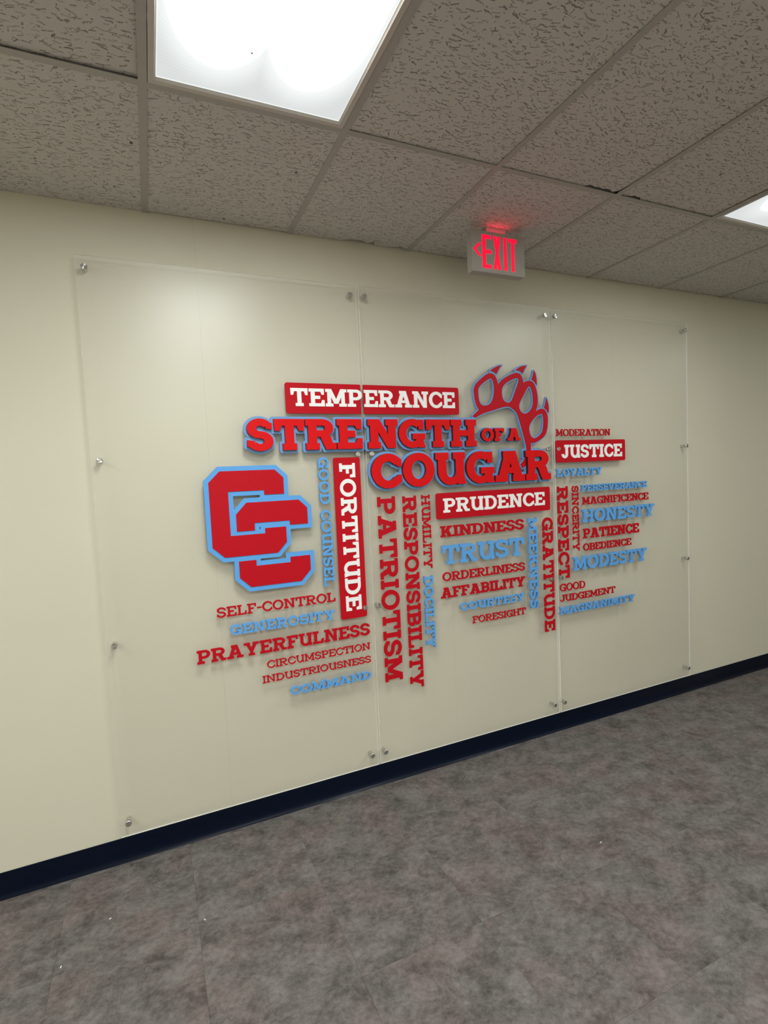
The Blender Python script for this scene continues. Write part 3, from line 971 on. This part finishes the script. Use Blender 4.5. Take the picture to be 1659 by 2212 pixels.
# local z points from the wall into the room
SR = .0122
cap_me = lathe([(.0001, .0455), (SR - .0012, .0455), (SR, .0443), (SR, .0382), (.0001, .0382)], [M_STEEL]); cap_me.name = 'cap'
bar_me = lathe([(.0001, .0002), (.0098, .0002), (.0098, .0300), (.0001, .0300)], [M_STEEL]); bar_me.name = 'barrel'
proto = None
SX = [(0.0119, 'left', 'left'), (1.1276, 'right', 'left'), (1.2015, 'left', 'middle'), (2.3125, 'right', 'middle'), (2.3878, 'left', 'right'), (3.4899, 'right', 'right')]
LEV = ['topmost', 'second from the top', 'third from the top', 'lowest']
for x, side, nm in SX:
    for i in range(4):
        z = 2.4683 - .7614 * i
        if (nm, side, i) == ('right', 'left', 1): pass
        r = link('standoff_bolt', None, None, (x, 0, z), (PI / 2, 0, 0))
        r.empty_display_size = .02
        r.rotation_euler = (PI / 2, 0, 0)
        tag(r, f'{LEV[i]} brushed steel standoff on the {side} edge of the {nm} clear panel', 'standoff', 'steel standoffs holding the clear panels')
        ang = random.uniform(0, 6.28)
        for n_, me in (('cap', cap_me), ('barrel', bar_me)):
            link(n_, me, r, (0, 0, 0), (0, 0, ang))

# ------------------------------------------------------------------ plaques with white lettering
YP = PF - .006
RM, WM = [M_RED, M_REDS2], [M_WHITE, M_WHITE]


def plaque(x0, x1, z0, z1, label, corners=(1, 1, 1, 1)):
    root = link('plaque', None, None, (x0, 0, z0)); root.empty_display_size = .02
    tag(root, label, 'plaque')
    reg = union([rounded(0, 0, x1 - x0, z1 - z0, .011, corners)])
    link('board', extrude('board', reg, PF, YP, RM), root)
    return root


def white(root, text, x0, x1, z0, z1, vertical=False, st=BOLD, gap=.055):
    word('word', text, x0, x1, z0, z1, st, YP, YP - .0025, WM, vertical, gap, parent=root)


pl = plaque(.784, 1.1560, 1.901, 2.042, 'red plaque half with white letters TEMP on the left panel', (1, 0, 0, 1))
white(pl, 'TEMP', .8085, 1.1625, 1.9345, 2.017)
pl = plaque(1.1700, 1.714, 1.901, 2.042, 'red plaque half with white letters ERANCE on the middle panel', (0, 1, 1, 0))
white(pl, 'ERANCE', 1.1720, 1.6885, 1.9345, 2.017)
pl = plaque(.998, 1.1345, .903, 1.692, 'tall red plaque with vertical white word FORTITUDE')
white(pl, 'FORTITUDE', 1.026, 1.107, .942, 1.664, True)
pl = plaque(2.3655, 2.920, 1.627, 1.757, 'red plaque with white word JUSTICE on the right panel')
white(pl, 'JUSTICE', 2.402, 2.891, 1.6515, 1.730, st=(.245, .19))
pl = plaque(1.5515, 2.311, 1.354, 1.491, 'red plaque with white word PRUDENCE under COUGAR')
white(pl, 'PRUDENCE', 1.593, 2.2715, 1.3865, 1.462)

# ------------------------------------------------------------------ title: layered red letters on a blue backing
YB, YT = PF - .012, -.067
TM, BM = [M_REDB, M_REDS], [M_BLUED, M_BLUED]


def title(label, words, extra=(), cat='sign', d=.0125, name='title_sign'):
    x0, z0 = words[0][1], words[0][3]
    root = link(name, None, None, (x0, 0, z0)); root.empty_display_size = .03
    tag(root, label, cat)
    regs = []
    for t, a, b, c, e in words:
        regs += word_regions(t, a - x0, b - x0, c - z0, e - z0, HEAVY, .035)
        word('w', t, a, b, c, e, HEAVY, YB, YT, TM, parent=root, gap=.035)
    return root, regs, x0, z0


# STRE on the left panel
r, regs, ox, oz = title('first half of the title, raised red letters STRE on blue backing', [('STRE', .596, 1.1465, 1.7315, 1.873)])
link('backing', extrude('backing', outset(regs, .0125), PF, YB, BM), r)
# NGTH, COUGAR and the paw share the backing on the middle panel
r, regs, ox, oz = title('raised red letters NGTH and COUGAR on blue backing with a bear paw outline', [('NGTH', 1.176, 1.803, 1.7315, 1.873), ('COUGAR', 1.185, 2.304, 1.534, 1.702)])
tr = lambda P: [(x - ox, z - oz) for x, z in P]


def smooth(P):
    out = []
    for i in range(len(P)):
        (ax, ay), (bx, by), (cx_, cy_) = P[i - 1], P[i], P[(i + 1) % len(P)]
        t1, t2 = math.atan2(by - ay, bx - ax), math.atan2(cy_ - by, cx_ - bx)
        if abs((t2 - t1 + PI) % (2 * PI) - PI) > 1.1: out.append((bx, by))       # keep sharp points
        else: out += [(bx * .78 + ax * .22, by * .78 + ay * .22), (bx * .78 + cx_ * .22, by * .78 + cy_ * .22)]
    return out


paw = with_holes(smooth(tr(PAW)), [smooth(smooth(tr(h))) for h in (HOLES0, HOLES1, HOLES2, HOLES3)])
claws = [union([smooth(tr(c))]) for c in (CLAWS0, CLAWS1, CLAWS2, CLAWS3)]
full = outset(regs, .0125, 8)
pawb = outset([paw] + claws, .0068, 6)


def merge(regions):
    segsets = []
    for V, F, bd in regions:
        segsets.append([(V[a], V[b]) for a, b in bd])
    vs, es = [], []
    for ss in segsets:
        for a, b in ss:
            k = len(vs); vs += [Vector(a), Vector(b)]; es.append((k, k + 1))
    rr_ = delaunay_2d_cdt(vs, es, [], 0, 1e-6)
    V, F = rr_[0], rr_[2]
    keep = []
    for f in F:
        a, b, c = (V[i] for i in f[:3])
        cr = (b - a).cross(c - a)
        if abs(cr) < 1e-10: continue
        x, y = (a.x + b.x + c.x) / 3, (a.y + b.y + c.y) / 3
        ok = False
        for ss in segsets:
            q = False
            for (x0, y0), (x1, y1) in ss:
                if (y0 > y) != (y1 > y) and x < (x1 - x0) * (y - y0) / (y1 - y0) + x0: q = not q
            if q: ok = True; break
        if ok: keep.append(tuple(f) if cr > 0 else tuple(reversed(f)))
    ed = {(f[i], f[(i + 1) % 3]) for f in keep for i in range(3)}
    bd = [(a, b) for a, b in ed if (b, a) not in ed]
    return [(v.x, v.y) for v in V], keep, bd


link('backing', extrude('backing', merge([full, pawb]), PF, YB, BM), r)
PM = [M_RED, M_RED]
link('paw', extrude('paw', paw, YB, YB - .003, PM), r)
for c in claws: link('claw', extrude('claw', c, YB, YB - .003, PM), r)
for t, a, b, c, e, lab in (('OF', 1.835, 1.986, 1.757, 1.827, 'small raised red word OF between STRENGTH and the paw'), ('A', 2.006, 2.095, 1.758, 1.827, 'small raised red letter A inside the paw outline')):
    r, regs, ox, oz = title(lab, [(t, a, b, c, e)])
    link('backing', extrude('backing', outset(regs, .0055), PF, YB, BM), r)

# ------------------------------------------------------------------ interlocked CC emblem
CA = [(.422, 1.598), (.471, 1.6462), (.712, 1.6462), (.751, 1.609), (.751, 1.534), (.660, 1.534), (.660, 1.555), (.502, 1.555), (.502, 1.359), (.6545, 1.359), (.6545, 1.3825), (.751, 1.3825), (.751, 1.3115), (.7075, 1.2655), (.472, 1.2655), (.422, 1.313)]
CB1 = [(.530, 1.376), (.530, 1.4525), (.578, 1.5025), (.817, 1.5025), (.8555, 1.464), (.8555, 1.389), (.7695, 1.389), (.7695, 1.4095), (.609, 1.4095), (.609, 1.376)]
CB2 = [(.530, 1.242), (.6065, 1.242), (.6065, 1.215), (.763, 1.215), (.763, 1.2395), (.857, 1.2395), (.857, 1.1715), (.810, 1.1215), (.577, 1.1215), (.530, 1.168)]
em = link('letter_emblem', None, None, (.40, 0, 1.10)); em.empty_display_size = .03
tag(em, 'large emblem of two interlocked red block letters C with light blue border', 'emblem')
q = lambda P: [(x - .40, z - 1.10) for x, z in P]
link('backing', extrude('backing', union([mitre(q(P), .0205) for P in (CA, CB1, CB2)]), PF, YB, [M_BLUE, M_BLUES]), em)
link('letter', extrude('letter', union([q(CA)]), YB, YB - .003, PM), em)
link('letter', extrude('letter', union([q(CB1), q(CB2)]), YB, YB - .003, PM), em)

# ------------------------------------------------------------------ the virtue words
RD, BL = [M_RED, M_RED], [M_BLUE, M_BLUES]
YR, YBl = PF - .006, PF - .018
BW = (.205, .170)                       # blue words are cut bolder and thicker
GR, GB = 'red words on the clear panels', 'light blue words on the clear panels'
WORDS = [
    ('SELF-CONTROL', .422, .974, .9995, 1.0445, REG, 0, 0, 'red word SELF-CONTROL under the CC emblem'),
    ('GENEROSITY', .472, .964, .9165, .961, BW, 1, 0, 'light blue word GENEROSITY under SELF-CONTROL'),
    ('PRAYERFULNESS', .327, 1.145, .807, .867, BOLD, 0, 0, 'long bold red word PRAYERFULNESS at the lower left'),
    ('CIRCUMSPECTION', .628, 1.143, .7325, .7675, LIGHT, 0, 0, 'thin red word CIRCUMSPECTION under PRAYERFULNESS'),
    ('INDUSTRIOUSNESS', .603, 1.143, .6665, .700, LIGHT, 0, 0, 'thin red word INDUSTRIOUSNESS above COMMAND'),
    ('COMMAND', .726, 1.138, .588, .626, BW, 1, 0, 'light blue word COMMAND, lowest on the left panel'),
    ('GOOD COUNSEL', .919, .971, 1.080, 1.696, BW, 1, 1, 'vertical light blue words GOOD COUNSEL left of the FORTITUDE plaque'),
    ('PATRIOTISM', 1.218, 1.316, .546, 1.491, BOLD, 0, 1, 'large vertical red word PATRIOTISM on the middle panel'),
    ('RESPONSIBILITY', 1.358, 1.436, .483, 1.487, BOLD, 0, 1, 'long vertical red word RESPONSIBILITY right of PATRIOTISM'),
    ('HUMILITY', 1.467, 1.516, 1.102, 1.488, REG, 0, 1, 'small vertical red word HUMILITY under COUGAR'),
    ('DOCILITY', 1.458, 1.511, .683, 1.065, BW, 1, 1, 'vertical light blue word DOCILITY below HUMILITY'),
    ('KINDNESS', 1.573, 2.118, 1.2575, 1.3165, BOLD, 0, 0, 'bold red word KINDNESS under the PRUDENCE plaque'),
    ('TRUST', 1.571, 2.106, 1.113, 1.2135, BW, 1, 0, 'large light blue word TRUST under KINDNESS'),
    ('ORDERLINESS', 1.575, 2.117, 1.0215, 1.0685, REG, 0, 0, 'red word ORDERLINESS under TRUST'),
    ('AFFABILITY', 1.561, 2.116, .9305, .9870, BOLD, 0, 0, 'bold red word AFFABILITY above COURTESY'),
    ('COURTESY', 1.672, 2.101, .8510, .8930, BW, 1, 0, 'light blue word COURTESY under AFFABILITY'),
    ('FORESIGHT', 1.753, 2.115, .7675, .8060, LIGHT, 0, 0, 'thin red word FORESIGHT, lowest of the middle column'),
    ('MEEKNESS', 2.142, 2.203, .794, 1.320, BW, 1, 1, 'vertical light blue word MEEKNESS left of GRATITUDE'),
    ('GRATITUDE', 2.252, 2.327, .638, 1.312, BOLD, 0, 1, 'vertical red word GRATITUDE at the right edge of the middle panel'),
    ('MODERATION', 2.371, 2.798, 1.782, 1.822, LIGHT, 0, 0, 'thin red word MODERATION above the JUSTICE plaque'),
    ('LOYALTY', 2.358, 2.712, 1.545, 1.590, BW, 1, 0, 'light blue word LOYALTY under the JUSTICE plaque'),
    ('RESPECT', 2.3695, 2.448, .939, 1.487, BOLD, 0, 1, 'vertical red word RESPECT at the left edge of the right panel'),
    ('SINCERITY', 2.482, 2.530, 1.094, 1.486, REG, 0, 1, 'small vertical red word SINCERITY right of RESPECT'),
    ('PERSEVERANCE', 2.546, 3.095, 1.4495, 1.4885, BW, 1, 0, 'light blue word PERSEVERANCE above MAGNIFICENCE'),
    ('MAGNIFICENCE', 2.560, 3.121, 1.369, 1.4145, REG, 0, 0, 'red word MAGNIFICENCE above HONESTY'),
    ('HONESTY', 2.548, 3.160, 1.263, 1.340, BW, 1, 0, 'large light blue word HONESTY above PATIENCE'),
    ('PATIENCE', 2.562, 3.032, 1.163, 1.223, BOLD, 0, 0, 'bold red word PATIENCE under HONESTY'),
    ('OBEDIENCE', 2.560, 2.962, 1.0885, 1.132, REG, 0, 0, 'red word OBEDIENCE under PATIENCE'),
    ('MODESTY', 2.470, 3.085, .979, 1.0595, BW, 1, 0, 'large light blue word MODESTY under OBEDIENCE'),
    ('GOOD', 2.372, 2.568, .8625, .9070, LIGHT, 0, 0, 'thin red word GOOD above JUDGEMENT'),
    ('JUDGEMENT', 2.371, 2.816, .800, .8405, LIGHT, 0, 0, 'thin red word JUDGEMENT under GOOD'),
    ('MAGNANIMITY', 2.358, 2.972, .727, .771, BW, 1, 0, 'light blue word MAGNANIMITY, lowest on the right panel'),
]
for t, x0, x1, z0, z1, st, blue, vert, lab in WORDS:
    word('raised_word', t, x0, x1, z0, z1, st, PF, YBl if blue else YR, BL if blue else RD, bool(vert),
         label=lab, group=GB if blue else GR)

# ------------------------------------------------------------------ small scraps on the floor
for n_, (x, y, a, lab) in enumerate(((-.054, -.312, .4, 'tiny white scrap on the floor near the base at the left'), (-.192, -.459, 1.2, 'tiny white scrap on the floor at the lower left'),
                                    (.266, -.480, 2.0, 'tiny white scrap on the floor right of the other left scraps'), (1.832, -.841, .1, 'tiny white scrap alone on the floor at the right'))):
    vs = [(-.005, -.0015, .0002), (.004, -.002, .001), (.006, .0015, .0018), (-.003, .002, .0006)]
    vs += [(x_, y_, z_ + .0006) for x_, y_, z_ in vs]
    me = mesh('paper_scrap', vs, [(3, 2, 1, 0), (4, 5, 6, 7), (0, 1, 5, 4), (1, 2, 6, 5), (2, 3, 7, 6), (3, 0, 4, 7)], [M_PAPER])
    tag(link('paper_scrap', me, None, (x, y, 0), (0, 0, a), (.8, .8, .8)), lab, 'litter', 'white scraps on the floor')
